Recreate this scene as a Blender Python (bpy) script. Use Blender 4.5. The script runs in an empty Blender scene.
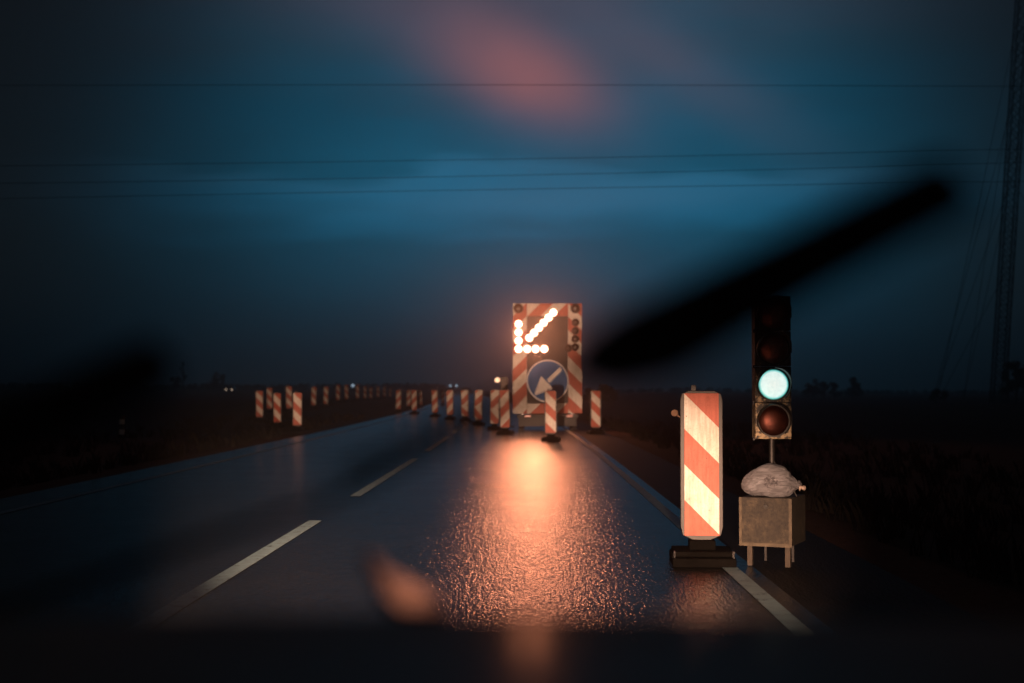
import bpy, bmesh, math, random
from mathutils import Vector, Matrix
random.seed(7)
R = math.radians
SC = bpy.context.scene
COL = SC.collection
FPX = 1422.2          # focal length in pixels of the 50 mm lens
EYE = 1.2             # eye height in the car

# ------------------------------------------------------------------ camera
cam = bpy.data.cameras.new('camera'); cam.lens = 50; cam.sensor_width = 36
cam.clip_start = 0.02; cam.clip_end = 6000
cam.dof.use_dof = True; cam.dof.focus_distance = 10.5; cam.dof.aperture_fstop = 2.1
camo = bpy.data.objects.new('camera', cam); COL.objects.link(camo)
camo.location = (0, 0, EYE); camo.rotation_euler = (R(90 + 1.953), 0, 0)
SC.camera = camo

# ------------------------------------------------------------------ world: dusk sky
class NT:
    def __init__(s, tree): s.t = tree; s.n = tree.nodes; s.l = tree.links
    def node(s, typ, **kw):
        n = s.n.new(typ)
        for k, v in kw.items(): setattr(n, k, v)
        return n
    def link(s, a, b): s.l.new(a, b)
    def val(s, sock, v):
        if isinstance(v, bpy.types.NodeSocket): s.link(v, sock)
        else: sock.default_value = v
    def math(s, op, a, b=0.0, c=None, clamp=False):
        n = s.node('ShaderNodeMath', operation=op, use_clamp=clamp)
        s.val(n.inputs[0], a); s.val(n.inputs[1], b)
        if c is not None: s.val(n.inputs[2], c)
        return n.outputs[0]
    def mix(s, f, a, b, blend='MIX'):
        n = s.node('ShaderNodeMix', data_type='RGBA', blend_type=blend, clamp_factor=False)
        s.val(n.inputs[0], f); s.val(n.inputs[6], a); s.val(n.inputs[7], b)
        return n.outputs[2]
    def ramp(s, f, stops, interp='LINEAR'):
        n = s.node('ShaderNodeValToRGB'); cr = n.color_ramp; cr.interpolation = interp
        while len(cr.elements) > 1: cr.elements.remove(cr.elements[-1])
        cr.elements[0].position = stops[0][0]; cr.elements[0].color = stops[0][1]
        for p, c in stops[1:]:
            e = cr.elements.new(p); e.color = c
        s.val(n.inputs[0], f); return n.outputs[0]
    def noise(s, vec, scale, detail=3, rough=.5, dist=0.0):
        n = s.node('ShaderNodeTexNoise'); n.inputs['Scale'].default_value = scale
        n.inputs['Detail'].default_value = detail; n.inputs['Roughness'].default_value = rough
        n.inputs['Distortion'].default_value = dist
        if vec is not None: s.link(vec, n.inputs['Vector'])
        return n.outputs[0]

def lin(r, g, b):
    f = lambda c: (c/255/12.92) if c/255 <= .04045 else ((c/255+.055)/1.055)**2.4
    return (f(r), f(g), f(b), 1)

W = bpy.data.worlds.new('World'); SC.world = W; W.use_nodes = True
t = NT(W.node_tree); t.n.clear()
tc = t.node('ShaderNodeTexCoord'); sp = t.node('ShaderNodeSeparateXYZ'); t.link(tc.outputs['Generated'], sp.inputs[0])
X, Y, Z = sp.outputs
u = t.math('ARCTAN2', X, Y)                       # azimuth, 0 = down the road
v = t.math('ARCSINE', Z)                          # elevation
def comb(a, b, c=0.0):
    n = t.node('ShaderNodeCombineXYZ'); t.val(n.inputs[0], a); t.val(n.inputs[1], b); t.val(n.inputs[2], c); return n.outputs[0]
cl = t.noise(comb(t.math('MULTIPLY', u, 4), t.math('MULTIPLY', v, 22)), 1.6, 4, .5, .4)
cl2 = t.noise(comb(t.math('MULTIPLY', u, 5), t.math('MULTIPLY', v, 9), 3.0), 1.5, 3, .5, .3)
vv = t.math('ADD', v, t.math('MULTIPLY', t.math('SUBTRACT', cl, .5), .065))
sv = t.math('DIVIDE', vv, .6, clamp=True)
base = t.ramp(sv, [(0, lin(8, 56, 70)), (.05/.6, lin(0, 66, 88)), (.1/.6, lin(0, 78, 104)), (.130/.6, lin(16, 104, 140)),
                   (.144/.6, lin(30, 104, 138)), (.155/.6, lin(0, 84, 112)), (.19/.6, lin(0, 76, 102)), (.235/.6, lin(30, 68, 88)), (.28/.6, lin(50, 62, 78)), (1, lin(26, 30, 42))])
ua = t.math('ABSOLUTE', t.math('SUBTRACT', u, .03))
az = t.math('EXPONENT', t.math('MULTIPLY', t.math('POWER', t.math('DIVIDE', ua, .225), 3.0), -1))
az = t.math('MULTIPLY', az, t.math('ADD', .72, t.math('MULTIPLY', cl2, .56)))
sky = t.mix(az, lin(9, 11, 13), base)
def blob(px, py, sx, sy, ang, amp, col, prev):    # afterglow on a patch of cloud
    cu, cv = math.atan((px-512)/FPX), (390-py)/FPX
    c, s_ = math.cos(R(ang)), math.sin(R(ang))
    du, dv = t.math('SUBTRACT', u, cu), t.math('SUBTRACT', v, cv)
    a = t.math('ADD', t.math('MULTIPLY', du, c), t.math('MULTIPLY', dv, s_))
    b = t.math('ADD', t.math('MULTIPLY', du, -s_), t.math('MULTIPLY', dv, c))
    q = t.math('ADD', t.math('POWER', t.math('ABSOLUTE', t.math('DIVIDE', a, sx/FPX)), 2), t.math('POWER', t.math('ABSOLUTE', t.math('DIVIDE', b, sy/FPX)), 2))
    g = t.math('MULTIPLY', t.math('EXPONENT', t.math('MULTIPLY', q, -1)), t.math('MULTIPLY', amp, t.math('ADD', .55, t.math('MULTIPLY', cl2, .9))))
    return t.mix(g, prev, col)
sky = blob(515, 72, 88, 42, -24, 1.15, lin(136, 88, 92), sky)
sky = blob(420, 30, 110, 30, -12, .35, lin(80, 72, 88), sky)
sky = blob(650, 55, 150, 32, -32, .4, lin(92, 78, 92), sky)
sky = blob(590, 200, 190, 15, 2, .5, lin(58, 112, 145), sky)
ns = t.node('ShaderNodeTexSky', sky_type='NISHITA', sun_disc=False, sun_elevation=R(-4), sun_rotation=R(20))
nsm = t.mix(1.0, ns.outputs[0], (.012, .016, .02, 1), 'MULTIPLY')
sky = t.mix(1.0, sky, nsm, 'ADD')
bg = t.node('ShaderNodeBackground'); t.link(sky, bg.inputs[0]); bg.inputs[1].default_value = 1.36
wo = t.node('ShaderNodeOutputWorld'); t.link(bg.outputs[0], wo.inputs[0])

# the sun has set: the twilight sky and the lamps are the only light
SC.view_settings.view_transform = 'Standard'; SC.view_settings.look = 'None'
SC.view_settings.exposure = 0; SC.view_settings.gamma = 1
SC.render.engine = 'CYCLES'
SC.cycles.use_denoising = True; SC.cycles.denoising_prefilter = 'ACCURATE'
SC.cycles.max_bounces = 6; SC.cycles.diffuse_bounces = 2; SC.cycles.glossy_bounces = 3; SC.cycles.volume_bounces = 0
SC.cycles.transparent_max_bounces = 12; SC.cycles.sample_clamp_indirect = 4; SC.cycles.use_light_tree = False; SC.cycles.sample_clamp_direct = 40

# ------------------------------------------------------------------ helpers
def at(px, d, z=None, py=None):
    """a point at distance d (metres ahead) under pixel column px"""
    x = (px - 512) / FPX * d
    if z is None: z = EYE + (390 - py) / FPX * d
    return Vector((x, d, z))

def obj(name, bm, mat, parent=None, smooth=False, loc=None):
    me = bpy.data.meshes.new(name)
    bmesh.ops.recalc_face_normals(bm, faces=bm.faces[:])
    bm.to_mesh(me); bm.free()
    for m in (mat if isinstance(mat, (list, tuple)) else [mat]): me.materials.append(m)
    if smooth:
        for p in me.polygons: p.use_smooth = True
    o = bpy.data.objects.new(name, me); COL.objects.link(o)
    if parent: o.parent = parent
    if loc is not None: o.location = loc
    return o
def tag(o, label=None, cat=None, group=None, kind=None):
    if label: o['label'] = label
    if cat: o['category'] = cat
    if group: o['group'] = group
    if kind: o['kind'] = kind
    return o
def thing(name, label, cat, loc=(0, 0, 0), rz=0, group=None):
    o = bpy.data.objects.new(name, None); COL.objects.link(o); o.empty_display_size = .2
    o.location = loc; o.rotation_euler = (0, 0, rz); return tag(o, label, cat, group)
def B(): return bmesh.new()
def box(bm, x0, x1, y0, y1, z0, z1, bev=0, mi=0, M=None):
    r = bmesh.ops.create_cube(bm, size=1)
    vs = r['verts']
    for v_ in vs:
        v_.co = Vector(((x0+x1)/2 + v_.co.x*(x1-x0), (y0+y1)/2 + v_.co.y*(y1-y0), (z0+z1)/2 + v_.co.z*(z1-z0)))
        if M is not None: v_.co = M @ v_.co
    fs = {f for v_ in vs for f in v_.link_faces}
    for f in fs: f.material_index = mi
    if bev > 0:
        es = list({e for v_ in vs for e in v_.link_edges})
        bmesh.ops.bevel(bm, geom=es, offset=bev, segments=2, affect='EDGES', profile=.6)
def tube(bm, pts, rad, seg=8, cap=True):
    pts = [Vector(p) for p in pts]; n = len(pts)
    rs = rad if isinstance(rad, (list, tuple)) else [rad]*n
    rings = []
    for i, p in enumerate(pts):
        d = (pts[min(i+1, n-1)] - pts[max(i-1, 0)]).normalized()
        a = d.cross(Vector((0, 0, 1)))
        if a.length < 1e-3: a = d.cross(Vector((0, 1, 0)))
        a.normalize(); b = d.cross(a)
        rings.append([bm.verts.new(p + (a*math.cos(2*math.pi*k/seg) + b*math.sin(2*math.pi*k/seg))*rs[i]) for k in range(seg)])
    for r0, r1 in zip(rings, rings[1:]):
        for k in range(seg): bm.faces.new((r0[k], r0[(k+1) % seg], r1[(k+1) % seg], r1[k]))
    if cap: bm.faces.new(rings[0][::-1]); bm.faces.new(rings[-1])
def lathe_y(bm, prof, c=(0, 0, 0), seg=32, capa=True):
    """revolve (radius, y) profile round the y axis"""
    rings = []
    for r_, y_ in prof:
        if r_ < 1e-6: rings.append([bm.verts.new((c[0], c[1]+y_, c[2]))])
        else: rings.append([bm.verts.new((c[0]+r_*math.cos(2*math.pi*k/seg), c[1]+y_, c[2]+r_*math.sin(2*math.pi*k/seg))) for k in range(seg)])
    for a, b in zip(rings, rings[1:]):
        for k in range(seg):
            k2 = (k+1) % seg
            if len(a) == 1 and len(b) == 1: continue
            if len(a) == 1: bm.faces.new((a[0], b[k], b[k2]))
            elif len(b) == 1: bm.faces.new((a[k], a[k2], b[0]))
            else: bm.faces.new((a[k], a[k2], b[k2], b[k]))
def prism(bm, pts, y0, y1, bev=0):
    """extrude an (x, z) outline from y0 to y1"""
    a = [bm.verts.new((p[0], y0, p[1])) for p in pts]; b = [bm.verts.new((p[0], y1, p[1])) for p in pts]
    bm.faces.new(a); bm.faces.new(b[::-1])
    n = len(pts)
    for i in range(n): bm.faces.new((a[i], b[i], b[(i+1) % n], a[(i+1) % n]))
def copy_tree(o, parent=None):
    c = o.copy(); COL.objects.link(c); c.parent = parent
    for ch in list(o.children): copy_tree(ch, c)
    return c

# ------------------------------------------------------------------ materials
def mat(name, col=(.5, .5, .5), rough=.6, metal=0, var=.25, scale=8, bump=0, bscale=40, spec=.5, coat=0, emit=None, es=0):
    m = bpy.data.materials.new(name); m.use_nodes = True; q = NT(m.node_tree); q.n.clear()
    p = q.node('ShaderNodeBsdfPrincipled'); o = q.node('ShaderNodeOutputMaterial'); q.link(p.outputs[0], o.inputs[0])
    tcn = q.node('ShaderNodeTexCoord').outputs['Object']
    c = tuple(col)+(1,)
    if var > 0:
        n = q.noise(tcn, scale, 5, .6)
        lo = tuple(x*(1-var) for x in col)+(1,); hi = tuple(min(1, x*(1+var)) for x in col)+(1,)
        q.link(q.ramp(n, [(.3, lo), (.7, hi)]), p.inputs['Base Color'])
    else: p.inputs['Base Color'].default_value = c
    p.inputs['Roughness'].default_value = rough; p.inputs['Metallic'].default_value = metal
    p.inputs['Specular IOR Level'].default_value = spec; p.inputs['Coat Weight'].default_value = coat
    if emit: p.inputs['Emission Color'].default_value = tuple(emit)+(1,); p.inputs['Emission Strength'].default_value = es
    if bump:
        bn = q.node('ShaderNodeBump'); bn.inputs['Strength'].default_value = bump; bn.inputs['Distance'].default_value = .01
        q.link(q.noise(tcn, bscale, 4, .6), bn.inputs['Height']); q.link(bn.outputs[0], p.inputs['Normal'])
    return m

RED = (.52, .12, .075, 1); WHT = (.80, .76, .70, 1)
def stripe_mat(name, mode, period=.25, x0=0., z0=0., slope=1.0, dirt=.25):
    """reflective sheeting with diagonal bands in object space. mode '\\', '/' or '<' """
    m = bpy.data.materials.new(name); m.use_nodes = True; q = NT(m.node_tree); q.n.clear()
    p = q.node('ShaderNodeBsdfPrincipled'); o = q.node('ShaderNodeOutputMaterial'); q.link(p.outputs[0], o.inputs[0])
    tcn = q.node('ShaderNodeTexCoord').outputs['Object']
    s3 = q.node('ShaderNodeSeparateXYZ'); q.link(tcn, s3.inputs[0])
    x = q.math('MULTIPLY', q.math('SUBTRACT', s3.outputs[0], x0), slope); z = q.math('SUBTRACT', z0, s3.outputs[2])
    if mode == '\\': a = q.math('SUBTRACT', z, x)
    elif mode == '/': a = q.math('ADD', z, x)
    else:   # chevron: upper half '/', lower half '\'
        low = q.math('GREATER_THAN', z, .55)
        a1 = q.math('ADD', z, x); a2 = q.math('SUBTRACT', q.math('ADD', z, .0), x)
        a = q.math('ADD', q.math('MULTIPLY', a1, q.math('SUBTRACT', 1, low)), q.math('MULTIPLY', a2, low))
    f = q.math('FRACT', q.math('ADD', q.math('DIVIDE', a, period*2), 8.0))
    k = q.math('GREATER_THAN', f, .5)
    col = q.mix(k, WHT, RED)
    n = q.noise(tcn, 6, 6, .65)
    d = q.ramp(n, [(.35, (1-dirt, 1-dirt*1.05, 1-dirt*1.2, 1)), (.65, (1, 1, 1, 1))])
    col = q.mix(1.0, col, d, 'MULTIPLY')
    mpv = q.node('ShaderNodeMapping'); mpv.inputs['Scale'].default_value = (1, 1, .07); q.link(tcn, mpv.inputs[0])
    run = q.noise(mpv.outputs[0], 42, 4, .7); fine = q.noise(tcn, 70, 6, .8)
    col = q.mix(1.0, col, q.ramp(run, [(.38, (.78, .74, .70, 1)), (.56, (1, 1, 1, 1))]), 'MULTIPLY')
    col = q.mix(1.0, col, q.ramp(fine, [(.34, (.62, .58, .54, 1)), (.47, (1, 1, 1, 1))]), 'MULTIPLY')
    vo = q.node('ShaderNodeTexVoronoi'); vo.inputs['Scale'].default_value = 11; q.link(tcn, vo.inputs['Vector'])
    sp_ = q.math('LESS_THAN', vo.outputs['Distance'], .045)
    col = q.mix(q.math('MULTIPLY', sp_, .8), col, (.04, .03, .025, 1))
    q.link(col, p.inputs['Base Color']); p.inputs['Roughness'].default_value = .5; p.inputs['Specular IOR Level'].default_value = .25
    bn = q.node('ShaderNodeBump'); bn.inputs['Strength'].default_value = .15; bn.inputs['Distance'].default_value = .002
    q.link(q.noise(tcn, 25, 3, .5), bn.inputs['Height']); q.link(bn.outputs[0], p.inputs['Normal'])
    return m

rubber = mat('black_rubber', (.004, .0035, .003), .95, var=.3, bump=.4, bscale=60, spec=.05)
grey_plastic = mat('grey_plastic', (.035, .034, .034), .55, var=.25)
black_metal = mat('black_metal', (.006, .0055, .0055), .55, var=.3)
galv = mat('galvanised_steel', (.22, .23, .24), .4, .7, var=.25, scale=20)
wiper_mat = mat('wiper_black', (.07, .045, .04), .7, var=.2, spec=.3)

# ------------------------------------------------------------------ ground, roads
def bend(y): return -.00021*y*y if y < 130 else -3.549 - .0546*(y-130)
def rx(xr, y): return xr + .0162*y + bend(y)
RL, RR = -5.85, 2.35        # pavement edges
BEACONS_L = [(297.5, 44, '\\'), (278, 49, '\\'), (260, 55, '\\'), (270, 69, '\\'), (289.5, 66, '\\'), (313.6, 79, '\\'), (325.6, 84, '\\'), (338, 97, '\\'),
             (347, 102, '\\'), (357.5, 110, '\\'), (365, 124, '\\'), (371, 131, '\\'), (378, 140, '\\'), (384.5, 149, '\\'), (390, 160, '\\')]
CTRL = [(-6.6, 44, -.2), (-8, 49, -.08), (-9.8, 55, -.05), (-11.8, 69, .1), (-10.3, 66, .12), (-11, 79, .18), (-11, 84, .27), (-11.9, 97, .35), (-11.8, 102, .3),
        (-12, 110, .38), (-12.8, 124, .32), (-13.2, 140, .3), (-13.6, 160, .25)]
def gz(x, y):
    """height of the ground: flat under the road, a ditch beside it, gently rolling fields"""
    l, r = rx(RL, y) - .35, rx(RR, y) + .35
    if l <= x <= r: return -.02
    d = (l - x) if x < l else (x - r)
    s = min(1, d/2.0)
    if x < l:
        num = den = 0
        for cx, cy, cz in CTRL:
            w = 1/(((x-cx)**2 + (y-cy)**2) + 1)**1.5; num += w*cz; den += w
        side = num/den
        if y < 40: side = side*max(0, (y-20)/20) + (-.35)*(1-max(0, (y-20)/20))
        if d > 12 or y > 170: side = side*.6
        if y > 200: side += min(1, (y-200)/250)*1.3
    else:
        side = -.3 + .12*min(1, d/8) + (min(1, max(0, (y-90)/200))*.9*math.exp(-((x/y-.12)/.05)**2) if y > 60 else 0)
    h = side*s*s*(3-2*s) - .02
    h += .05*math.sin(x*.31+y*.17)*min(1, d/6) + .03*math.sin(x*.9-y*.5)*min(1, d/4)
    return h

def m_ground():
    m = bpy.data.materials.new('dark_verge_soil'); m.use_nodes = True; q = NT(m.node_tree); q.n.clear()
    p = q.node('ShaderNodeBsdfPrincipled'); o = q.node('ShaderNodeOutputMaterial'); q.link(p.outputs[0], o.inputs[0])
    tcn = q.node('ShaderNodeTexCoord').outputs['Object']
    n = q.noise(tcn, 1.3, 8, .7); n2 = q.noise(tcn, 18, 5, .7)
    c = q.ramp(n, [(.35, (.10, .048, .035, 1)), (.55, (.08, .045, .030, 1)), (.75, (.13, .065, .045, 1))])
    c = q.mix(1.0, c, q.ramp(n2, [(.3, (.5, .5, .5, 1)), (.7, (1.2, 1.2, 1.2, 1))]), 'MULTIPLY')
    q.link(c, p.inputs['Base Color']); p.inputs['Roughness'].default_value = .95; p.inputs['Specular IOR Level'].default_value = .1
    bn = q.node('ShaderNodeBump'); bn.inputs['Strength'].default_value = 1; bn.inputs['Distance'].default_value = .05
    q.link(n2, bn.inputs['Height']); q.link(bn.outputs[0], p.inputs['Normal'])
    return m
ground_mat = m_ground()
bm = B()
ys = [-60, -20] + [i*1.0 for i in range(-4, 60)] + [60+i*3 for i in range(0, 50)] + [210+i*15 for i in range(0, 20)] + [520, 600, 800, 1200, 2000]
grid = []
for y in ys:
    l, r = rx(RL, max(y, 0)) - .35, rx(RR, max(y, 0)) + .35
    far = [40, 60, 100, 160, 260, 400, 700, 1300]
    near = [0, .4, .8, 1.2, 1.6, 2.1, 3, 4, 5, 6, 7, 8, 10, 12, 15, 19, 24, 30]
    xs = [l - o for o in reversed(near + far)] + [r + o for o in near + far]
    grid.append([bm.verts.new((x, y, gz(x, y))) for x in xs])
for a, b in zip(grid, grid[1:]):
    for i in range(len(a)-1): bm.faces.new((a[i], a[i+1], b[i+1], b[i]))
tag(obj('ground', bm, ground_mat, smooth=True), 'dark rough grass verge and fields on both sides of the road', kind='structure')

def ribbon(name, mt, xa, xb, y0, y1, z, step=1.0, label=None, fx=rx):
    bm = B(); n = max(1, int((y1-y0)/step)); prev = None
    for i in range(n+1):
        y = y0 + (y1-y0)*i/n
        A = xa(y) if callable(xa) else xa; Bx = xb(y) if callable(xb) else xb
        zz = z(y) if callable(z) else z
        cur = (bm.verts.new((fx(A, y), y, zz)), bm.verts.new((fx(Bx, y), y, zz)))
        if prev: bm.faces.new((prev[0], prev[1], cur[1], cur[0]))
        prev = cur
    return tag(obj(name, bm, mt), label, kind='structure')

def m_asphalt(name='wet_asphalt', wet=True):
    m = bpy.data.materials.new(name); m.use_nodes = True; q = NT(m.node_tree); q.n.clear()
    p = q.node('ShaderNodeBsdfPrincipled'); o = q.node('ShaderNodeOutputMaterial'); q.link(p.outputs[0], o.inputs[0])
    tcn = q.node('ShaderNodeTexCoord').outputs['Object']
    mp = q.node('ShaderNodeMapping'); mp.inputs['Scale'].default_value = (1, .45, 1); q.link(tcn, mp.inputs[0]); st = mp.outputs[0]
    n1 = q.noise(tcn, 160, 2, .6); n2 = q.noise(st, 70, 2, .6); n3 = q.noise(tcn, 1.1, 5, .6)
    vo = q.node('ShaderNodeTexVoronoi'); vo.inputs['Scale'].default_value = 60; q.link(st, vo.inputs['Vector'])
    c = q.ramp(n1, [(.35, (.010, .009, .009, 1)), (.7, (.030, .028, .027, 1))])
    c = q.mix(1.0, c, q.ramp(n3, [(.3, (.7, .7, .7, 1)), (.7, (1.15, 1.15, 1.15, 1))]), 'MULTIPLY')
    q.link(c, p.inputs['Base Color'])
    q.link(q.math('ADD', .09 if wet else .55, q.math('MULTIPLY', n3, .14)), p.inputs['Roughness'])
    p.inputs['Specular IOR Level'].default_value = .05 if wet else .04
    mp2 = q.node('ShaderNodeMapping'); mp2.inputs['Scale'].default_value = (1, .16, 1); q.link(tcn, mp2.inputs[0])
    n5 = q.noise(mp2.outputs[0], 26, 3, .65)
    h = q.math('ADD', q.math('MULTIPLY', n2, .9), q.math('ADD', q.math('MULTIPLY', vo.outputs['Distance'], -1.0), q.math('MULTIPLY', n5, 2.5)))
    bn = q.node('ShaderNodeBump'); bn.inputs['Strength'].default_value = .74; bn.inputs['Distance'].default_value = .0042
    q.link(h, bn.inputs['Height']); q.link(bn.outputs[0], p.inputs['Normal'])
    return m
asph = m_asphalt()
ribbon('road', asph, RL, 1.5, -40, 700, .0, 2, 'wet two lane asphalt road')
ribbon('road_shoulder', m_asphalt('dull_shoulder_asphalt', False), 1.5, RR, -40, 700, .0, 2, 'dark dull asphalt shoulder right of the edge line')
def m_paint(k=1.0, name='worn_road_paint'):
    m = bpy.data.materials.new(name); m.use_nodes = True; q = NT(m.node_tree); q.n.clear()
    p = q.node('ShaderNodeBsdfPrincipled'); o = q.node('ShaderNodeOutputMaterial')
    tcn = q.node('ShaderNodeTexCoord').outputs['Object']
    n = q.noise(tcn, 9, 6, .7); n1 = q.noise(tcn, 90, 3, .6)
    c = q.ramp(n, [(.3, (.26*k, .42*k, .48*k, 1)), (.6, (.46*k, .70*k, .78*k, 1))])
    q.link(c, p.inputs['Base Color']); p.inputs['Roughness'].default_value = .5
    bn = q.node('ShaderNodeBump'); bn.inputs['Strength'].default_value = .4; bn.inputs['Distance'].default_value = .004
    q.link(n1, bn.inputs['Height']); q.link(bn.outputs[0], p.inputs['Normal'])
    tr = q.node('ShaderNodeBsdfTransparent'); mx = q.node('ShaderNodeMixShader')
    wear = q.ramp(q.math('ADD', q.math('MULTIPLY', n, .6), q.math('MULTIPLY', n1, .4)), [(.36, (0, 0, 0, 1)), (.42, (1, 1, 1, 1))])
    q.link(wear, mx.inputs[0]); q.link(tr.outputs[0], mx.inputs[1]); q.link(p.outputs[0], mx.inputs[2]); q.link(mx.outputs[0], o.inputs[0])
    return m
paint = m_paint(); dimmed_paint = m_paint(.42, 'dimmed_edge_paint')  # darker copy for the edge lines: less headlight, put into the colour
ribbon('edge_line', dimmed_paint, 1.28, 1.385, -5, 300, .004, 2, 'solid white line along the right edge of the road')
ribbon('edge_line', dimmed_paint, -5.21, -5.11, -5, 300, .004, 2, 'solid white line along the left edge of the road')
y = 4.1
for k in range(12):
    ribbon('centre_line_dash', paint, -2.04, -1.92, y, y+9.0, .004, 1, 'white dash of the centre line')
    y += 12
gravel = mat('dark_gravel', (.035, .03, .026), .9, var=.5, scale=30, bump=.8, bscale=60, spec=.2)
def dl(y):
    pts = [(38, -6.2), (44, -5.9), (49, -7.2), (55, -9), (66, -9.6), (80, -10.4), (97, -11.2), (124, -12), (160, -12.8), (260, -16)]
    for (a, b), (c, d) in zip(pts, pts[1:]):
        if a <= y <= c: return b + (d-b)*(y-a)/(c-a)
def dr(y): return max(dl(y) + .3, min(rx(RL, y) + .3, 999))
def dr2(y):
    l = dl(y)
    return max(l + .1, min(l + 4.4, rx(RL, y)))
bm = B(); prev = None
for i in range(112):
    y = 38 + i*2
    a, b = dl(y), dr2(y)
    row = [bm.verts.new((a + (b-a)*k/6, y, max(gz(a + (b-a)*k/6, y), 0) + .03)) for k in range(7)]
    if prev:
        for k in range(6): bm.faces.new((prev[k], prev[k+1], row[k+1], row[k]))
    prev = row
tag(obj('detour_path', bm, gravel, smooth=True), 'dark gravel diversion leaving the road to the left', kind='structure')

# grass tufts along the verges
bm = B()
gr = mat('dry_grass', (.007, .0055, .004), .8, var=.5, scale=3, spec=.1)
rg = random.Random(3)
def blades(x, y, h, n):
    z = gz(x, y)
    for _ in range(n):
        a = rg.random()*6.28; r_ = rg.random()*.12; bx, by = x + r_*math.cos(a), y + r_*math.sin(a)
        hh = h*(.5+rg.random()); lx, ly = (rg.random()-.5)*hh*.9, (rg.random()-.5)*hh*.9; w = .004+rg.random()*.006
        v0 = bm.verts.new((bx-w, by, z-.01)); v1 = bm.verts.new((bx+w, by, z-.01))
        v2 = bm.verts.new((bx+lx*.4+w*.6, by+ly*.4, z+hh*.65)); v3 = bm.verts.new((bx+lx, by+ly, z+hh))
        bm.faces.new((v0, v1, v2)); bm.faces.new((v0, v2, v3))
for i in range(1700):
    y = 6 + 55*rg.random()**1.5
    if rg.random() < .6: x = rx(RR, y) + .5 + 6*rg.random()**1.4
    else: x = rx(RL, y) - .5 - 7*rg.random()**1.4
    blades(x, y, .12 + .14*rg.random(), 12)
tag(obj('grass', bm, gr), 'sparse dry grass on the dark verges', 'grass', kind='stuff')

# ------------------------------------------------------------------ guide beacons
sm = {'\\': stripe_mat('beacon_sheeting_falling', '\\', .247, -.12, 1.177), '/': stripe_mat('beacon_sheeting_rising', '/', .247, .12, 1.177),
      '<': stripe_mat('beacon_sheeting_chevron', '<', .247, 0, 1.177)}
# (second argument of stripe_mat is the mode; the numbers are band height, left edge, top)
def make_beacon(mode, label, group, retro=True):
    t_ = thing('guide_beacon', label, 'traffic beacon', group=group)
    # frame: rounded hollow plastic blade
    w, zt, zb = .147, 1.195, .150
    out = [(-w*.62, zt), (w*.62, zt), (w*.93, zt-.022), (w, zt-.07), (w, zb+.10), (w*.90, zb+.04), (w*.3, zb), (-w*.3, zb), (-w*.90, zb+.04), (-w, zb+.10), (-w, zt-.07), (-w*.93, zt-.022)]
    b_ = B(); prism(b_, out, -.022, .022)
    bmesh.ops.bevel(b_, geom=b_.edges[:], offset=.004, segments=1, affect='EDGES')
    obj('frame', b_, grey_plastic, t_)
    b_ = B(); box(b_, -.12, .12, -.0285, -.0225, .188, 1.177, .002); f = obj('reflective_panel', b_, sm[mode], t_)
    b_ = B(); box(b_, -.07, -.035, -.01, .01, 1.19, 1.235, .004); obj('grip', b_, grey_plastic, t_)
    # recycled rubber foot: stepped slab with end handles
    b_ = B()
    box(b_, -.215, .215, -.30, .30, .0, .06, .012)
    box(b_, -.205, .205, -.20, .20, .0605, .095, .01)
    box(b_, -.09, .09, -.09, .09, .0955, .16, .008)
    obj('foot', b_, rubber, t_)
    for sx in (-1, 1):
        b_ = B(); tube(b_, [(sx*.2, -.27, .05), (sx*.2, -.27, .10), (sx*.2, -.215, .10), (sx*.2, -.215, .05)], .008, 6); obj('carry_handle', b_, grey_plastic, t_)
    return t_
sm['\\'] = stripe_mat('beacon_sheeting_falling', '\\', .247, -.12, 1.177)
near = make_beacon('\\', 'large brightly lit red and white striped beacon beside the traffic signal', None)
near.location = (1.322, 9.95, .0); near.rotation_euler = (0, 0, R(-4))
b_ = B(); lathe_y(b_, [(0, -.012), (.022, -.012), (.026, 0), (.022, .012), (0, .012)], (-.185, 0, 1.04), 16)
tube(b_, [(-.185, .0, 1.04), (-.148, 0, 1.01)], .006, 6)
obj('side_reflector', b_, mat('side_reflector_plastic', (.16, .10, .07), .8, spec=.1), near)
proto = {m_: make_beacon(m_, 'x', 'x') for m_ in ('\\', '/', '<')}
used = {}
ORD = ['first', 'second', 'third', 'fourth', 'fifth', 'sixth', 'seventh', 'eighth', 'ninth', 'tenth', 'eleventh', 'twelfth', 'thirteenth', 'fourteenth', 'fifteenth']
def place_beacon(px, d, mode, label, group, rz=0, z=None):
    o = proto[mode] if mode not in used else copy_tree(proto[mode]); used[mode] = 1
    x = (px-512)/FPX*d
    o.location = (x, d, gz(x, d) + .02 if z is None else z)
    o.rotation_euler = (R(random.uniform(-1.5, 1.5)), R(random.uniform(-2.2, 2.2)), rz*2.2); o['label'] = label; o['group'] = group
    return o
BR = [(398.5, 76, '/'), (414.5, 71, '/'), (435.5, 63.5, '/'), (450.5, 57, '/'), (465.5, 54, '<'), (478, 49.5, '<'), (494, 43.5, '<'), (505.3, 38.8, '/'), (551, 33.5, '\\'), (595.5, 38.8, '\\')]
LR = ['striped beacon at the far left end of the taper across the right lane', 'striped beacon second from the far end of the taper', 'striped beacon third from the far end of the taper',
      'fourth striped beacon from the far end of the taper, stripes rising to the right', 'fifth beacon from the far end of the taper, sixth from the arrow trailer', 'chevron beacon of the taper, standing third left of the arrow trailer',
      'chevron beacon of the taper, standing second left of the arrow trailer', 'striped beacon of the taper standing right beside the left edge of the arrow trailer',
      'striped beacon standing in front of the blue arrow sign', 'striped beacon standing just right of the arrow trailer']
LR[4] = 'chevron beacon of the taper, standing fourth left of the arrow trailer'
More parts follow.
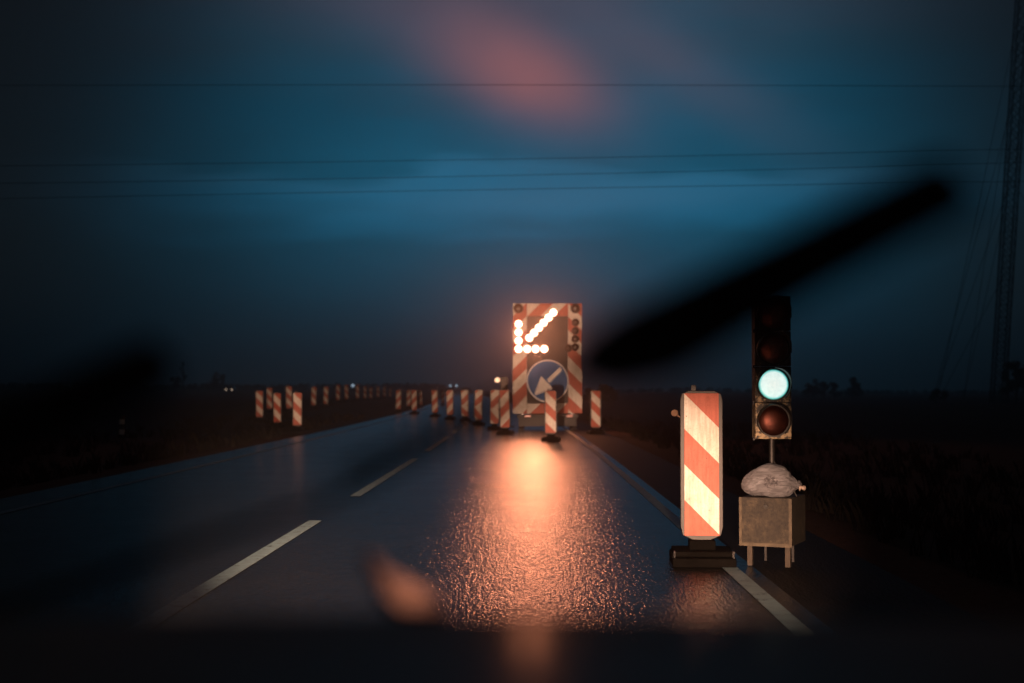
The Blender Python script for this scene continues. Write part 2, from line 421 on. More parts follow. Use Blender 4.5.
for (px, d, m_), lb in zip(BR, LR):
    place_beacon(px, d, m_, lb, 'striped beacons closing the right lane', R(random.uniform(-4, 4)), .006)
LLn = ['nearest and largest striped beacon of the left row, at the verge', 'second nearest striped beacon of the left row, left of the nearest one', 'leftmost striped beacon of all, standing on the dark verge',
       'dimmer striped beacon between the two leftmost ones of the left row', 'faint striped beacon half hidden behind the nearest one of the left row']
for i, (px, d, m_) in enumerate(BEACONS_L):
    lb = LLn[i] if i < 5 else ('small distant striped beacon, %s to the right of the nearest one in the left row' % ORD[i-5])
    place_beacon(px, d, m_, lb, 'striped beacons along the left of the diversion', R(random.uniform(-5, 5)))
for px, d, lb in ((409, 92, 'faint far beacon just right of the taper end'), (420.5, 100, 'faint far beacon, second beyond the taper end'), (443, 112, 'faint far beacon, third beyond the taper end')):
    place_beacon(px, d, '/', lb, 'faint beacons beyond the taper')

# ------------------------------------------------------------------ roadside delineator post (left)
d = 27.5; x = (123-512)/FPX*d
t_ = thing('delineator_post', 'slim white delineator post with two small reflectors on the left verge', 'road marker post', (x, d, gz(x, d)))
b_ = B(); tube(b_, [(0, 0, 0), (0, 0, .93), (0, 0.01, .96)], [.045, .045, .03], 10)
obj('post', b_, mat('grimy_white_plastic', (.10, .08, .075), .6, var=.4), t_)
b_ = B()
b_.free()
rm = mat('post_reflector', (.9, .9, .88), .4, var=.2)
for zz in (.60, .80):
    b_ = B(); box(b_, -.05, .05, -.055, -.044, zz, zz+.10, .003); obj('reflector', b_, rm, t_)

# ------------------------------------------------------------------ arrow trailer
D = 43.0; S = FPX/D
cxp = 547.4; x0 = (cxp-512)/S
def tx(px): return (px-cxp)/S
def tz(py): return EYE + (390-py)/S
tr = thing('arrow_trailer', 'tall trailer with flashing arrow lamps and blue keep left sign', 'road works trailer', (x0, D, 0))
HWD = tx(581.5)
b_ = B(); box(b_, tx(527), tx(568), .0, .05, tz(403), tz(316)); obj('lamp_board', b_, mat('board_black', (.016, .010, .009), .6, var=.3), tr)
def face(name, pa, pb, qa, qb, mode, yy=-.005):
    b_ = B(); box(b_, tx(pa), tx(pb), yy, .05, tz(qb), tz(qa), .004)
    return obj(name, b_, stripe_mat('trailer_sheeting_'+name, mode, .40, tx(pa), tz(qa), 1.0, .15), tr)
face('striped_column', 512.8, 526.8, 303.4, 413.2, '/')
face('striped_column', 568.2, 582.0, 303.4, 413.2, '\\')
face('striped_header', 527.0, 568.0, 303.4, 316.0, '/', -.003)
face('striped_footer', 527.0, 568.0, 403.2, 413.2, '/', -.003)
b_ = B()
for xx in (-.75, .75): box(b_, xx-.04, xx+.04, .053, .13, .45, 3.75)
for zz in (.6, 2.0, 3.5): box(b_, -.9, .9, .131, .18, zz, zz+.06)
obj('back_frame', b_, galv, tr)
lamp_on = mat('amber_lamp_lit', (.8, .3, .05), .4, var=0, emit=(1, .40, .26), es=12)
lamp_off = mat('amber_lamp_off', (.035, .014, .008), .35, var=0)
shell = mat('lamp_housing', (.03, .02, .018), .5, var=.2)
ON = [(518.6, 324), (518.6, 332.4), (518.6, 340.8), (518.6, 349), (527.2, 349), (535.6, 349), (544.2, 349),
      (529.3, 337.8), (534.1, 332.8), (538.9, 327.7), (543.7, 322.7), (548.5, 317.6), (553.3, 312.6)]
OFF = [(575.5, 322.5), (575.5, 331), (575.5, 339.2), (575.5, 347.4), (568.6, 348.4)]
LAMP_W = 64
def lamp(px, py, on, r_=.108, beam=False):
    c = (tx(px), -.03, tz(py))
    b_ = B(); lathe_y(b_, [(r_*.98, .05), (r_*1.12, .04), (r_*1.12, -.05), (r_*1.02, -.05), (r_*1.0, .0)], c, 20)
    h = obj('lamp', b_, shell, tr)
    b_ = B(); lathe_y(b_, [(r_*.99, -.01), (r_*.8, -.03), (r_*.45, -.045), (0, -.05)], c, 20)
    obj('lens', b_, lamp_on if on else lamp_off, h, True)
    if beam:
        l = bpy.data.lights.new('lamp_light', 'AREA'); l.shape = 'DISK'; l.size = r_*1.9; l.energy = LAMP_W; l.color = (1, .30, .135)
        o_ = bpy.data.objects.new('lamp_light', l); COL.objects.link(o_); o_.parent = h; o_.location = (c[0], c[1]-.056, c[2]); o_.rotation_euler = (R(-90), 0, 0)
for k, (px, py) in enumerate(ON): lamp(px, py, True, beam=k in (1, 5, 10))
for px, py in OFF: lamp(px, py, False)
lamp(518.4, 308.4, False, .135); lamp(575.4, 308.4, False, .135)
# round blue sign
cs = (tx(547.6), -.07, tz(381)); rr = 21.2/S
blue = mat('blue_sheeting', (.003, .12, .36), .5, var=.12, spec=.2); sgw = mat('white_sheeting', (.78, .74, .68), .4, var=.08)
b_ = B(); lathe_y(b_, [(0, .03), (rr, .03), (rr, 0), (rr*.95, -.001), (0, -.001)], cs, 64); disc = obj('blue_round_sign', b_, blue, tr)
b_ = B(); lathe_y(b_, [(rr*.935, -.004), (rr*.985, -.004)], cs, 64); obj('white_rim', b_, sgw, disc)
b_ = B()
def P2(px, py): return (tx(px), tz(py))
def poly(bm, pts, yy):
    a = [bm.verts.new((p[0], yy, p[1])) for p in pts]; b = [bm.verts.new((p[0], yy+.003, p[1])) for p in pts]
    bm.faces.new(a); bm.faces.new(b[::-1])
    for i in range(len(a)): bm.faces.new((a[i], b[i], b[(i+1) % len(a)], a[(i+1) % len(a)]))
poly(b_, [P2(560, 367.6), P2(562.4, 370.4), P2(549.4, 383.0), P2(546.9, 380.2)], -.078)
poly(b_, [P2(534, 395.2), P2(541.2, 376.6), P2(553.2, 388.2)], -.0775)
obj('white_arrow', b_, sgw, disc)
# chassis
b_ = B()
box(b_, -.93, .93, -.05, .06, .36, .47, .01); box(b_, -.55, -.45, .0, 2.6, .38, .46); box(b_, .45, .55, .0, 2.6, .38, .46)
box(b_, -.5, .5, .9, 1.0, .36, .44); tube(b_, [(-.5, 2.6, .42), (0, 3.6, .42)], .04, 8); tube(b_, [(.5, 2.6, .42), (0, 3.6, .42)], .04, 8)
tube(b_, [(0, 3.6, .42), (0, 4.2, .44)], .045, 8)
for xx in (-.8, .8): tube(b_, [(xx, .2, .38), (xx, .2, .03)], .03, 8); box(b_, xx-.09, xx+.09, .1, .3, .006, .03)
obj('chassis', b_, black_metal, tr)
b_ = B(); box(b_, -.88, .88, .07, .10, .10, .36, .005); obj('shade_panel', b_, black_metal, tr)  # black sheet added for the dark shade under the sign
b_ = B(); box(b_, -.45, .45, .25, 1.5, .471, .95, .03); obj('battery_box', b_, mat('dark_orange_paint', (.12, .03, .01), .5), tr)
for xx in (-.78, .78):
    b_ = B()
    prof = [(.13, -.09), (.30, -.09), (.315, -.05), (.315, .05), (.30, .09), (.13, .09)]
    lathe_y(b_, prof, (0, 0, 0), 28)
    b_.transform(Matrix.Translation((xx, 1.2, .32)) @ Matrix.Rotation(R(90), 4, 'Z'))
    w_ = obj('wheel', b_, rubber, tr)
    b_ = B(); lathe_y(b_, [(0, -.05), (.128, -.07), (.128, .07), (0, .05)], (0, 0, 0), 20); b_.transform(Matrix.Translation((xx, 1.2, .32)) @ Matrix.Rotation(R(90), 4, 'Z'))
    obj('rim', b_, galv, w_)
    b_ = B(); box(b_, xx-.13, xx+.13, .82, 1.58, .65, .68, .01); obj('mudguard', b_, black_metal, tr)
for px in (527.5, 569.5):
    b_ = B(); box(b_, tx(px)-.09, tx(px)+.09, -.085, -.052, .385, .45, .008)
    obj('tail_light', b_, mat('red_tail_lens', (.55, .12, .10), .3, var=0), tr)

# warning lamp on a stand left of the trailer
d = 46.5; wl = at(500.5, d, .0)
t_ = thing('warning_lamp', 'small lit round warning lamp on a dark post left of the arrow trailer', 'warning lamp', wl)
k = d/FPX
b_ = B(); tube(b_, [(.12, 0, 0), (.12, 0, 1.2)], .025, 8); tube(b_, [(-.25, 0, .02), (.45, 0, .02)], .02, 8); tube(b_, [(.12, -.3, .02), (.12, .3, .02)], .02, 8); obj('stand', b_, black_metal, t_)
b_ = B(); box(b_, .0, .25, -.06, .06, 1.15, 1.62, .02); obj('battery_case', b_, shell, t_)
b_ = B(); lathe_y(b_, [(.085, .04), (.085, -.05), (.06, -.08), (0, -.09)], (-.10, 0, EYE+9.8*k), 20); h = obj('lamp_head', b_, mat('warm_lamp_lit', (.9, .7, .4), .4, var=0, emit=(1, .55, .33), es=1.8), t_, True)

# ------------------------------------------------------------------ portable traffic signal
D2 = 9.85; S2 = FPX/D2
sx0 = (772.6-512)/S2
sg = thing('traffic_signal', 'portable traffic signal showing green, mounted on a weathered metal box', 'traffic light', (sx0, D2, 0))
def qx(px): return (px-772.6)/S2
def qz(py): return EYE + (390-py)/S2
def m_housing():
    m = bpy.data.materials.new('signal_face_flaking'); m.use_nodes = True; q = NT(m.node_tree); q.n.clear()
    p = q.node('ShaderNodeBsdfPrincipled'); o = q.node('ShaderNodeOutputMaterial'); q.link(p.outputs[0], o.inputs[0])
    tcn = q.node('ShaderNodeTexCoord').outputs['Object']
    s3 = q.node('ShaderNodeSeparateXYZ'); q.link(tcn, s3.inputs[0])
    n = q.noise(tcn, 30, 8, .75)
    low = q.math('MULTIPLY', q.math('SUBTRACT', 1.45, s3.outputs[2]), .3)
    f = q.ramp(q.math('ADD', n, low), [(.60, (0, 0, 0, 1)), (.68, (1, 1, 1, 1))])
    q.link(q.mix(f, (.012, .011, .009, 1), (.34, .26, .15, 1)), p.inputs['Base Color']); p.inputs['Roughness'].default_value = .6
    bn = q.node('ShaderNodeBump'); bn.inputs['Strength'].default_value = .5; bn.inputs['Distance'].default_value = .003
    q.link(n, bn.inputs['Height']); q.link(bn.outputs[0], p.inputs['Normal'])
    return m
hous = m_housing(); vis = mat('visor_black', (.010, .010, .009), .5, var=.2)
hw = 18/S2
LZ = [313.5, 348.5, 384.5, 420.5]; edges = [296, 331, 366.4, 402.4, 439]
def m_green():
    m = bpy.data.materials.new('green_lamp_lit'); m.use_nodes = True; q = NT(m.node_tree); q.n.clear()
    p = q.node('ShaderNodeBsdfPrincipled'); o = q.node('ShaderNodeOutputMaterial'); q.link(p.outputs[0], o.inputs[0])
    tcn = q.node('ShaderNodeTexCoord').outputs['Object']
    p.inputs['Base Color'].default_value = (.1, .5, .4, 1)
    s3 = q.node('ShaderNodeSeparateXYZ'); q.link(tcn, s3.inputs[0])
    dx = s3.outputs[0]; dz = q.math('SUBTRACT', s3.outputs[2], qz(384.5))
    rr_ = q.math('DIVIDE', q.math('SQRT', q.math('ADD', q.math('MULTIPLY', dx, dx), q.math('MULTIPLY', dz, dz))), 15.2/S2)
    c = q.ramp(rr_, [(0, (.88, .93, .86, 1)), (.80, (.80, .95, .90, 1)), (.90, (.30, .75, .70, 1)), (.97, (.01, .16, .15, 1))])
    n = q.noise(tcn, 45, 4, .6)
    c = q.mix(1.0, c, q.ramp(n, [(.3, (.86, .86, .86, 1)), (.65, (1.04, 1.04, 1.04, 1))]), 'MULTIPLY')
    q.link(c, p.inputs['Emission Color']); p.inputs['Emission Strength'].default_value = 1.05
    return m
for i, py in enumerate(LZ):
    b_ = B(); box(b_, -hw, hw, -.02, .12, qz(edges[i+1])+.0015, qz(edges[i])-.0015, .006)
    sec = obj('lamp_section', b_, hous, sg)
    r_ = 15.0/S2 if i != 2 else 15.2/S2
    c = (0, -.02, qz(py))
    # visor: open-bottomed hood + rim ring
    b_ = B(); segs = 30; rv = r_*1.12
    ra = []; 
    for kk in range(segs+1):
        a = R(-50) + R(280)*kk/segs
        dep = .05 + .10*max(0, math.sin(a))**.7 if math.sin(a) > 0 else .05
        ra.append([b_.verts.new((c[0]+q_*math.cos(a), yy, c[2]+q_*math.sin(a))) for q_, yy in ((rv, c[1]+.002), (rv, c[1]-dep), (rv-.004, c[1]-dep), (rv-.004, c[1]+.002))])
    for A, Bq in zip(ra, ra[1:]):
        for j in range(4): b_.faces.new((A[j], Bq[j], Bq[(j+1) % 4], A[(j+1) % 4]))
    obj('visor', b_, vis, sec, True)
    b_ = B(); lathe_y(b_, [(r_*1.10, .001), (r_*1.10, -.012), (r_*1.0, -.012), (r_*1.0, .001)], c, 40); obj('bezel', b_, vis, sec)
    b_ = B(); lathe_y(b_, [(r_, -.002), (r_*.9, -.012), (r_*.6, -.022), (r_*.3, -.027), (0, -.029)], c, 40)
    if i == 2: lm = m_green()
    else:
        lm = mat('dim_lens', [(.60, .15, .08), (.36, .085, .045), 0, (.05, .013, .008)][i], [.45, .34, 0, .4][i], .8, var=.3, scale=25)
    obj('lens', b_, lm, sec, True)
    b_ = B(); box(b_, hw-.001, hw+.014, .02, .06, qz(py)-.03, qz(py)+.03, .004); box(b_, -hw-.008, -hw+.001, .02, .06, qz(edges[i+1])-.012, qz(edges[i+1])+.012, .003)
    obj('hinge', b_, vis, sec)
b_ = B(); tube(b_, [(0, .05, qz(497)), (0, .05, qz(438))], .021, 12); obj('pole', b_, mat('dark_pole', (.012, .011, .011), .5, .3), sg)
def m_box():
    m = bpy.data.materials.new('stained_plywood_grey'); m.use_nodes = True; q = NT(m.node_tree); q.n.clear()
    p = q.node('ShaderNodeBsdfPrincipled'); o = q.node('ShaderNodeOutputMaterial'); q.link(p.outputs[0], o.inputs[0])
    tcn = q.node('ShaderNodeTexCoord').outputs['Object']
    n = q.noise(tcn, 9, 8, .7, .6); n2 = q.noise(tcn, 45, 5, .7)
    c = q.ramp(n, [(.28, (.012, .009, .006, 1)), (.5, (.020, .0155, .0095, 1)), (.72, (.060, .046, .028, 1))])
    c = q.mix(1.0, c, q.ramp(n2, [(.36, (.25, .24, .22, 1)), (.52, (1.0, 1.0, 1.0, 1)), (.68, (1.7, 1.65, 1.5, 1))]), 'MULTIPLY')
    q.link(c, p.inputs['Base Color']); p.inputs['Roughness'].default_value = .7
    bn = q.node('ShaderNodeBump'); bn.inputs['Strength'].default_value = .4; bn.inputs['Distance'].default_value = .004
    q.link(n2, bn.inputs['Height']); q.link(bn.outputs[0], p.inputs['Normal'])
    return m
bxm = m_box()
RB = Matrix.Rotation(R(-2.5), 4, 'Z')
bl, br_, bz0, bz1 = qx(739.5), qx(788.5), qz(542.5), qz(495.5)
b_ = B(); box(b_, bl, br_, -.17, .27, bz0, bz1, .006)
bd = obj('battery_cabinet', b_, bxm, sg)
b_ = B(); box(b_, bl-.006, br_+.006, -.178, -.171, bz0-.004, bz0+.018); box(b_, bl-.006, bl+.012, -.179, -.1705, bz0, bz1); box(b_, br_-.014, br_+.006, -.179, -.1705, bz0, bz1)
obj('cabinet_trim', b_, mat('worn_angle_iron', (.07, .055, .035), .6, .2, var=.4, scale=20), sg)
b_ = B(); lathe_y(b_, [(.0, -.176), (.014, -.176), (.016, -.17)], (qx(764.5), 0, qz(504)), 14); obj('lock_hole', b_, vis, sg)
leg = mat('weathered_leg', (.04, .03, .02), .7, var=.4, scale=20)
for px, yy in ((747.5, -.13), (784, -.13)):
    b_ = B(); box(b_, qx(px)-.017, qx(px)+.017, yy-.017, yy+.017, .003, bz0-.0005, .003); obj('leg', b_, leg, sg)
for s_ in (-1, 1):
    b_ = B(); tube(b_, [(0, .05, qz(459)), (s_*.06, .0, qz(472)), (s_*.15, -.06, bz1)], .005, 6); obj('tether', b_, black_metal, sg)

for px in (752, 779):
    b_ = B(); box(b_, qx(px)-.008, qx(px)+.008, .17, .19, .003, bz0-.0005); obj('leg', b_, black_metal, sg)
# the cabinet stands turned a little to the left
PV = Matrix.Translation(((bl+br_)/2, -.17, 0)) @ Matrix.Rotation(R(-24), 4, 'Z') @ Matrix.Scale(1.03, 4, (1, 0, 0)) @ Matrix.Translation((-(bl+br_)/2, .17, 0))
PV = Matrix.Translation((-.026, 0, 0)) @ PV
for o_ in sg.children:
    if o_.name.split('.')[0] in ('battery_cabinet', 'cabinet_trim', 'lock_hole', 'leg'): o_.data.transform(PV)
# sandbag on the cabinet
def m_bag():
    m = bpy.data.materials.new('pale_plastic_bag'); m.use_nodes = True; q = NT(m.node_tree); q.n.clear()
    p = q.node('ShaderNodeBsdfPrincipled'); o = q.node('ShaderNodeOutputMaterial'); q.link(p.outputs[0], o.inputs[0])
    tcn = q.node('ShaderNodeTexCoord').outputs['Object']
    mp = q.node('ShaderNodeMapping'); q.link(tcn, mp.inputs[0])
    mp.inputs['Scale'].default_value = (5, 14, 24); n = q.noise(mp.outputs[0], 1.4, 6, .68, 1.8); n2 = q.noise(tcn, 26, 4, .6, 2.5)
    s3 = q.node('ShaderNodeSeparateXYZ'); q.link(tcn, s3.inputs[0])
    # faded print mark on the front of the bag
    dx = q.math('DIVIDE', q.math('ADD', s3.outputs[0], .03), .05); dz = q.math('DIVIDE', q.math('SUBTRACT', s3.outputs[2], .105), .045)
    rd = q.math('ADD', q.math('MULTIPLY', dx, dx), q.math('MULTIPLY', dz, dz))
    mk = q.math('MULTIPLY', q.math('LESS_THAN', rd, 1), q.math('GREATER_THAN', n2, .5))
    c = q.ramp(n, [(.3, (.08, .08, .09, 1)), (.65, (.26, .265, .29, 1))])  # shade of the wrinkles put into the colour: darker in the creases
    c = q.mix(q.math('MULTIPLY', mk, .85), c, (.05, .045, .05, 1))
    q.link(c, p.inputs['Base Color']); p.inputs['Roughness'].default_value = .38
    bn = q.node('ShaderNodeBump'); bn.inputs['Strength'].default_value = 1.0; bn.inputs['Distance'].default_value = .022
    q.link(n, bn.inputs['Height']); q.link(bn.outputs[0], p.inputs['Normal'])
    return m
b_ = B(); bmesh.ops.create_uvsphere(b_, u_segments=110, v_segments=64, radius=1)
from mathutils import noise as mn
for v_ in b_.verts:
    c = v_.co; x_, y_, z_ = c
    sxx = .212; 
    taper = 1 - .62*max(0, x_)**2.2 - .18*max(0, -x_)**2
    zz = z_*(.158 if z_ > 0 else .085)*taper
    yy = y_*.125*(1-.3*max(0, x_)**2)
    px_ = x_*sxx
    ang = math.atan2(z_, y_)
    nn = mn.noise(Vector((px_*9, yy*9, zz*9)))*.016 - abs(mn.noise(Vector((px_*14+3, yy*20, zz*26))))*.009 - abs(mn.noise(Vector((px_*30, yy*34, zz*40+5))))*.003
    nn -= abs(math.sin(ang*7 + 2*mn.noise(Vector((px_*8, 0, 2)))))*.012*max(0, abs(x_)-.45)**1.2
    v_.co = Vector((px_, yy, max(zz, -.066) + .066)) + c.normalized()*nn
    if x_ > .9: v_.co.z += .015
    v_.co.z = max(v_.co.z, 0.0)
bag = obj('sandbag', b_, m_bag(), None, True, (sx0-.016, D2-.04, bz1+.001))
b_ = B(); tube(b_, [(.180, 0, .055), (.200, 0, .063), (.210, .0, .058), (.222, .005, .056)], [.024, .011, .013, .02], 10)
obj('knotted_neck', b_, mat('bag_neck', (.30, .24, .2), .5), bag, True)
tag(bag, 'pale filled plastic sandbag with dark faded print lying on the signal cabinet', 'sandbag')

# ------------------------------------------------------------------ overhead wires and their poles
wires = [((0, 83.5), (512, 83), (900, 84)), ((0, 165), (512, 158), (880, 151)), ((0, 182.5), (512, 174.5), (870, 166)), ((0, 198), (512, 188.5), (860, 183))]
wm = mat('wire_dark', (.01, .01, .01), .5, var=0)
DW = 60.0
ends = {-1: [], 1: []}
for i, ws in enumerate(wires):
    (xa, ya), (xb, yb), (xc, yc) = ws
    P = []
    for k in range(41):
        px = -900 + 3000*k/40
        # parabola through the three pixels
        L0 = (px-xb)*(px-xc)/((xa-xb)*(xa-xc)); L1 = (px-xa)*(px-xc)/((xb-xa)*(xb-xc)); L2 = (px-xa)*(px-xb)/((xc-xa)*(xc-xb))
        py = ya*L0 + yb*L1 + yc*L2
        P.append(at(px, DW + [0, .35, -.35, .1][i], py=py))
    b_ = B(); tube(b_, P, .011, 6)
    tag(obj('overhead_wire', b_, wm), ['topmost single overhead wire crossing the sky', 'upper wire of the lower bundle crossing the sky', 'middle wire of the lower bundle crossing the sky', 'lowest overhead wire crossing the sky'][i], 'wire', 'overhead wires')
    ends[-1].append(P[0]); ends[1].append(P[-1])
wood = mat('pole_wood', (.05, .04, .03), .8, var=.3)
for s_ in (-1, 1):
    e = ends[s_]; xx = e[0].x
    t_ = thing('utility_pole', 'tall wooden utility pole far to the %s of the road' % ('west' if s_ < 0 else 'east'), 'utility pole', (xx, DW, gz(xx, DW)))
    b_ = B(); tube(b_, [(0, 0, -.2), (0, 0, max(p.z for p in e)+.3)], [.2, .13], 12); obj('pole', b_, wood, t_)
    for p in e:
        b_ = B(); box(b_, -.06, .06, -.5, .5, p.z-.16-t_.location.z, p.z-.04-t_.location.z); obj('crossarm', b_, wood, t_)

# ------------------------------------------------------------------ lattice mast on the right
DM = 150.0
mb = at(997, DM, 0); mb.z = gz(mb.x, DM)
ms = thing('lattice_mast', 'tall dark guyed lattice radio mast on the right horizon', 'mast', mb)
b_ = B(); H = 46; hw_ = .62; lean = math.tan(R(4.3))
def mp_(ix, iy, z): return (ix*hw_ + z*lean, iy*hw_, z)
cs_ = [(-1, -1), (1, -1), (1, 1), (-1, 1)]
for a in cs_: tube(b_, [mp_(*a, 0), mp_(*a, H)], .07, 5)
z = 0
while z < H - 1.3:
    for k in range(4):
        a, c = cs_[k], cs_[(k+1) % 4]
        tube(b_, [mp_(*a, z), mp_(*c, z+1.3)], .035, 4, False); tube(b_, [mp_(*c, z), mp_(*a, z+1.3)], .035, 4, False); tube(b_, [mp_(*a, z), mp_(*c, z)], .03, 4, False)
    z += 1.3
obj('lattice', b_, black_metal, ms)
for z, gx, gy in ((14, -6.2, 1), (24, -7.6, -2), (34, -7.6, -2), (44, -6.2, 1), (24, 16, 4), (40, 16, 4), (24, 2, 18), (40, 2, 18)):
    b_ = B(); tube(b_, [(z*lean, 0, z), (gx, gy, -.3)], .028, 5); obj('guy_wire', b_, wm, ms)
# ------------------------------------------------------------------ vegetation on the horizon
leafm = mat('dark_foliage', (.035, .045, .022), .8, var=.4, scale=2, spec=.1)
bark = mat('bark', (.05, .038, .028), .9, var=.3)
def clump(bm, c, r_, n, ls, rnd, flat=1.0):
    for _ in range(n):
        while True:
            p = Vector((rnd.uniform(-1, 1), rnd.uniform(-1, 1), rnd.uniform(-1, 1)))
            if p.length < 1: break
        p = Vector((p.x*r_, p.y*r_, p.z*r_*flat)) + Vector(c)
        a = Vector((rnd.uniform(-1, 1), rnd.uniform(-1, 1), rnd.uniform(-1, 1))).normalized()*ls
        e = a.cross(Vector((rnd.random(), rnd.random(), .3))).normalized()*ls*.5
        bm.faces.new([bm.verts.new(p-a*.5), bm.verts.new(p+e*.5), bm.verts.new(p+a*.5), bm.verts.new(p-e*.5)])
def tree(px, d, h, w, label, group, seed, name='shrub', cat='shrub', tall=.3):
    rnd = random.Random(seed); x = (px-512)/FPX*d; z0 = gz(x, d)
    t_ = thing(name, label, cat, (x, d, z0), 0, group)
    bt = B(); tube(bt, [(0, 0, -.1), (0, 0, h*tall), (rnd.uniform(-.1, .1)*w, 0, h*.85)], [w*.06, w*.045, w*.012], 7)
    bc = B()
    for k in range(9):
        a = rnd.uniform(0, 6.28); rr_ = rnd.uniform(.1, .42)*w; zz = h*rnd.uniform(tall, .92)
        rr_ *= 1 - .6*(zz/h)**2
        p = (rr_*math.cos(a), rr_*math.sin(a), zz)
        tube(bt, [(0, 0, zz*.6), (p[0]*.6, p[1]*.6, zz*.85), p], [w*.03, w*.018, w*.006], 5)
        clump(bc, p, w*rnd.uniform(.14, .24), 110, w*.09, rnd, .9)
    obj('trunk', bt, bark, t_); obj('crown', bc, leafm, t_)
tree(183, 330, 7.6, 2.2, 'slim dark conifer standing tallest on the left horizon', None, 5, 'conifer', 'tree', .15)
tree(214, 330, 4.8, 3.2, 'round bush right of the tall conifer on the left horizon', None, 6)
tree(222.5, 340, 4.2, 2.6, 'smaller bush next to the round bush on the left horizon', None, 7)
tree(175, 320, 3.6, 3.6, 'low dark bush at the foot of the tall conifer', None, 17)
for i, (px, h, w) in enumerate(((808, 2.3, 2.4), (816, 3.0, 1.8), (824, 2.5, 2.0), (834, 2.6, 2.2), (852, 3.2, 2.6), (857, 2.6, 1.8))):
    tree(px, 200, h, w, 'dark shrub beyond the traffic signal, %s' % ['closest to the signal', 'second from the signal', 'third from the signal', 'fourth from the signal, before a gap', 'tallest, standing after the gap', 'lower one leaning against the tallest shrub'][i], 'shrubs on the right horizon', 20+i)
for i, (px, h, w) in enumerate(((1008, 4.2, 2.2), (1016, 4.6, 2.6), (1026, 4.4, 3.0), (935, 1.6, 1.6), (945, 1.4, 1.3))):
    tree(px, 145, h, w, ['dark bush just right of the mast foot', 'taller bush at the edge of the view beyond the mast', 'bush farthest from the mast', 'low bush left at the mast guy anchors', 'low bush right at the mast guy anchors'][i], 'bushes around the mast', 40+i)
for i, px in enumerate((589, 601, 612, 604)):
    tree(px, 120, 1.7+.3*(i % 2), 1.5, ['weedy shrub right behind the trailer', 'weedy shrub beyond the beacon right of the trailer', 'outermost weedy shrub right of the trailer', 'middle weedy shrub right of the trailer'][i], 'weedy shrubs right of the trailer', 60+i)
# far wood reads as one low dark mass
rnd = random.Random(11); b_ = B()
for k in range(520):
    px = rnd.uniform(-500, 470); d = rnd.uniform(380, 460); x = (px-512)/FPX*d
    top = 385.5 - 1.5*math.sin(px*.021) - 1.2*math.sin(px*.063+1) - (1.5 if px < 260 else 0)
    h = EYE + (390-top)/FPX*d; z = gz(x, d)
    hh = max(.8, (h - z))*rnd.uniform(.55, 1.05)
    clump(b_, (x, d, z + hh*.5), max(1.2, hh*.55), 34, 1.0, rnd, .95)
tag(obj('far_wood', b_, leafm), 'low dark line of trees along the left horizon', 'woods', kind='stuff')
b_ = B(); rnd = random.Random(12)
for k in range(260):
    px = rnd.uniform(600, 1500); d = rnd.uniform(420, 520); x = (px-512)/FPX*d; z = gz(x, d)
    clump(b_, (x, d, z + .5), 1.2, 26, .9, rnd, .8)
tag(obj('far_hedge', b_, leafm), 'very low hedge along the right horizon', 'hedge', kind='stuff')

# ------------------------------------------------------------------ far lights
pl = mat('yard_lamp_glow', (.9, .9, .9), .4, var=0, emit=(1, .9, .8), es=2.0)
pl2 = mat('yard_lamp_glow_cool', (.9, .9, .9), .4, var=0, emit=(.6, .8, 1), es=.8)
def yard(px, py, d, m_, label, r_=.22):
    p = at(px, d, py=py); z0 = gz(p.x, d)
    t_ = thing('yard_lamp', label, 'lamp post', (p.x, d, z0), 0, 'far yard lamps')
    b_ = B(); tube(b_, [(0, .15, 0), (0, .15, p.z-z0+.3), (0, -.1, p.z-z0+.35)], .06, 6); obj('post', b_, black_metal, t_)
    b_ = B(); bmesh.ops.create_uvsphere(b_, u_segments=12, v_segments=8, radius=r_, matrix=Matrix.Translation((0, -.2, p.z-z0))); obj('lamp_globe', b_, m_, t_)
yard(105, 387, 300, pl, 'tiny white lamp burning alone on the left horizon')
yard(353, 385.6, 300, pl2, 'tiny cool lamp above the left row of beacons', .3)
yard(450.5, 385.8, 300, pl2, 'left one of two faint lamps above the taper', .22)
yard(456.5, 385.8, 300, pl2, 'right one of two faint lamps above the taper', .22)
# far parked car with its headlights on
d = 300; pc = at(231, d, 0); pc.z = gz(pc.x, d)
fc = thing('car', 'distant car with both headlights lit, tiny on the left horizon', 'car', pc)
cp = mat('dark_car_paint', (.03, .03, .035), .3)
b_ = B(); box(b_, -.85, .85, -2.1, 2.1, .28, .85, .08); obj('body', b_, cp, fc)
b_ = B()
for v4 in ():
    pass
lo = [(-.8, -1.1, .851), (.8, -1.1, .851), (.8, 1.7, .851), (-.8, 1.7, .851)]; hi = [(-.62, -.4, 1.42), (.62, -.4, 1.42), (.62, 1.2, 1.42), (-.62, 1.2, 1.42)]
L_ = [b_.verts.new(p) for p in lo]; H_ = [b_.verts.new(p) for p in hi]
b_.faces.new(L_); b_.faces.new(H_)
for k in range(4): b_.faces.new((L_[k], L_[(k+1) % 4], H_[(k+1) % 4], H_[k]))
obj('cabin', b_, cp, fc)
for sx_ in (-.6, .6):
    b_ = B(); lathe_y(b_, [(0, -.03), (.12, -.02), (.14, .0)], (sx_, -2.11, .62), 16); obj('headlight', b_, mat('far_headlight', (.9, .9, .8), .3, var=0, emit=(1, .75, .55), es=1.3), fc)
    for yy in (-1.35, 1.35):
        b_ = B(); lathe_y(b_, [(0, -.1), (.3, -.1), (.3, .1), (0, .1)], (0, 0, 0), 18); b_.transform(Matrix.Translation((sx_*1.3, yy, .3)) @ Matrix.Rotation(R(90), 4, 'Z')); obj('wheel', b_, rubber, fc)

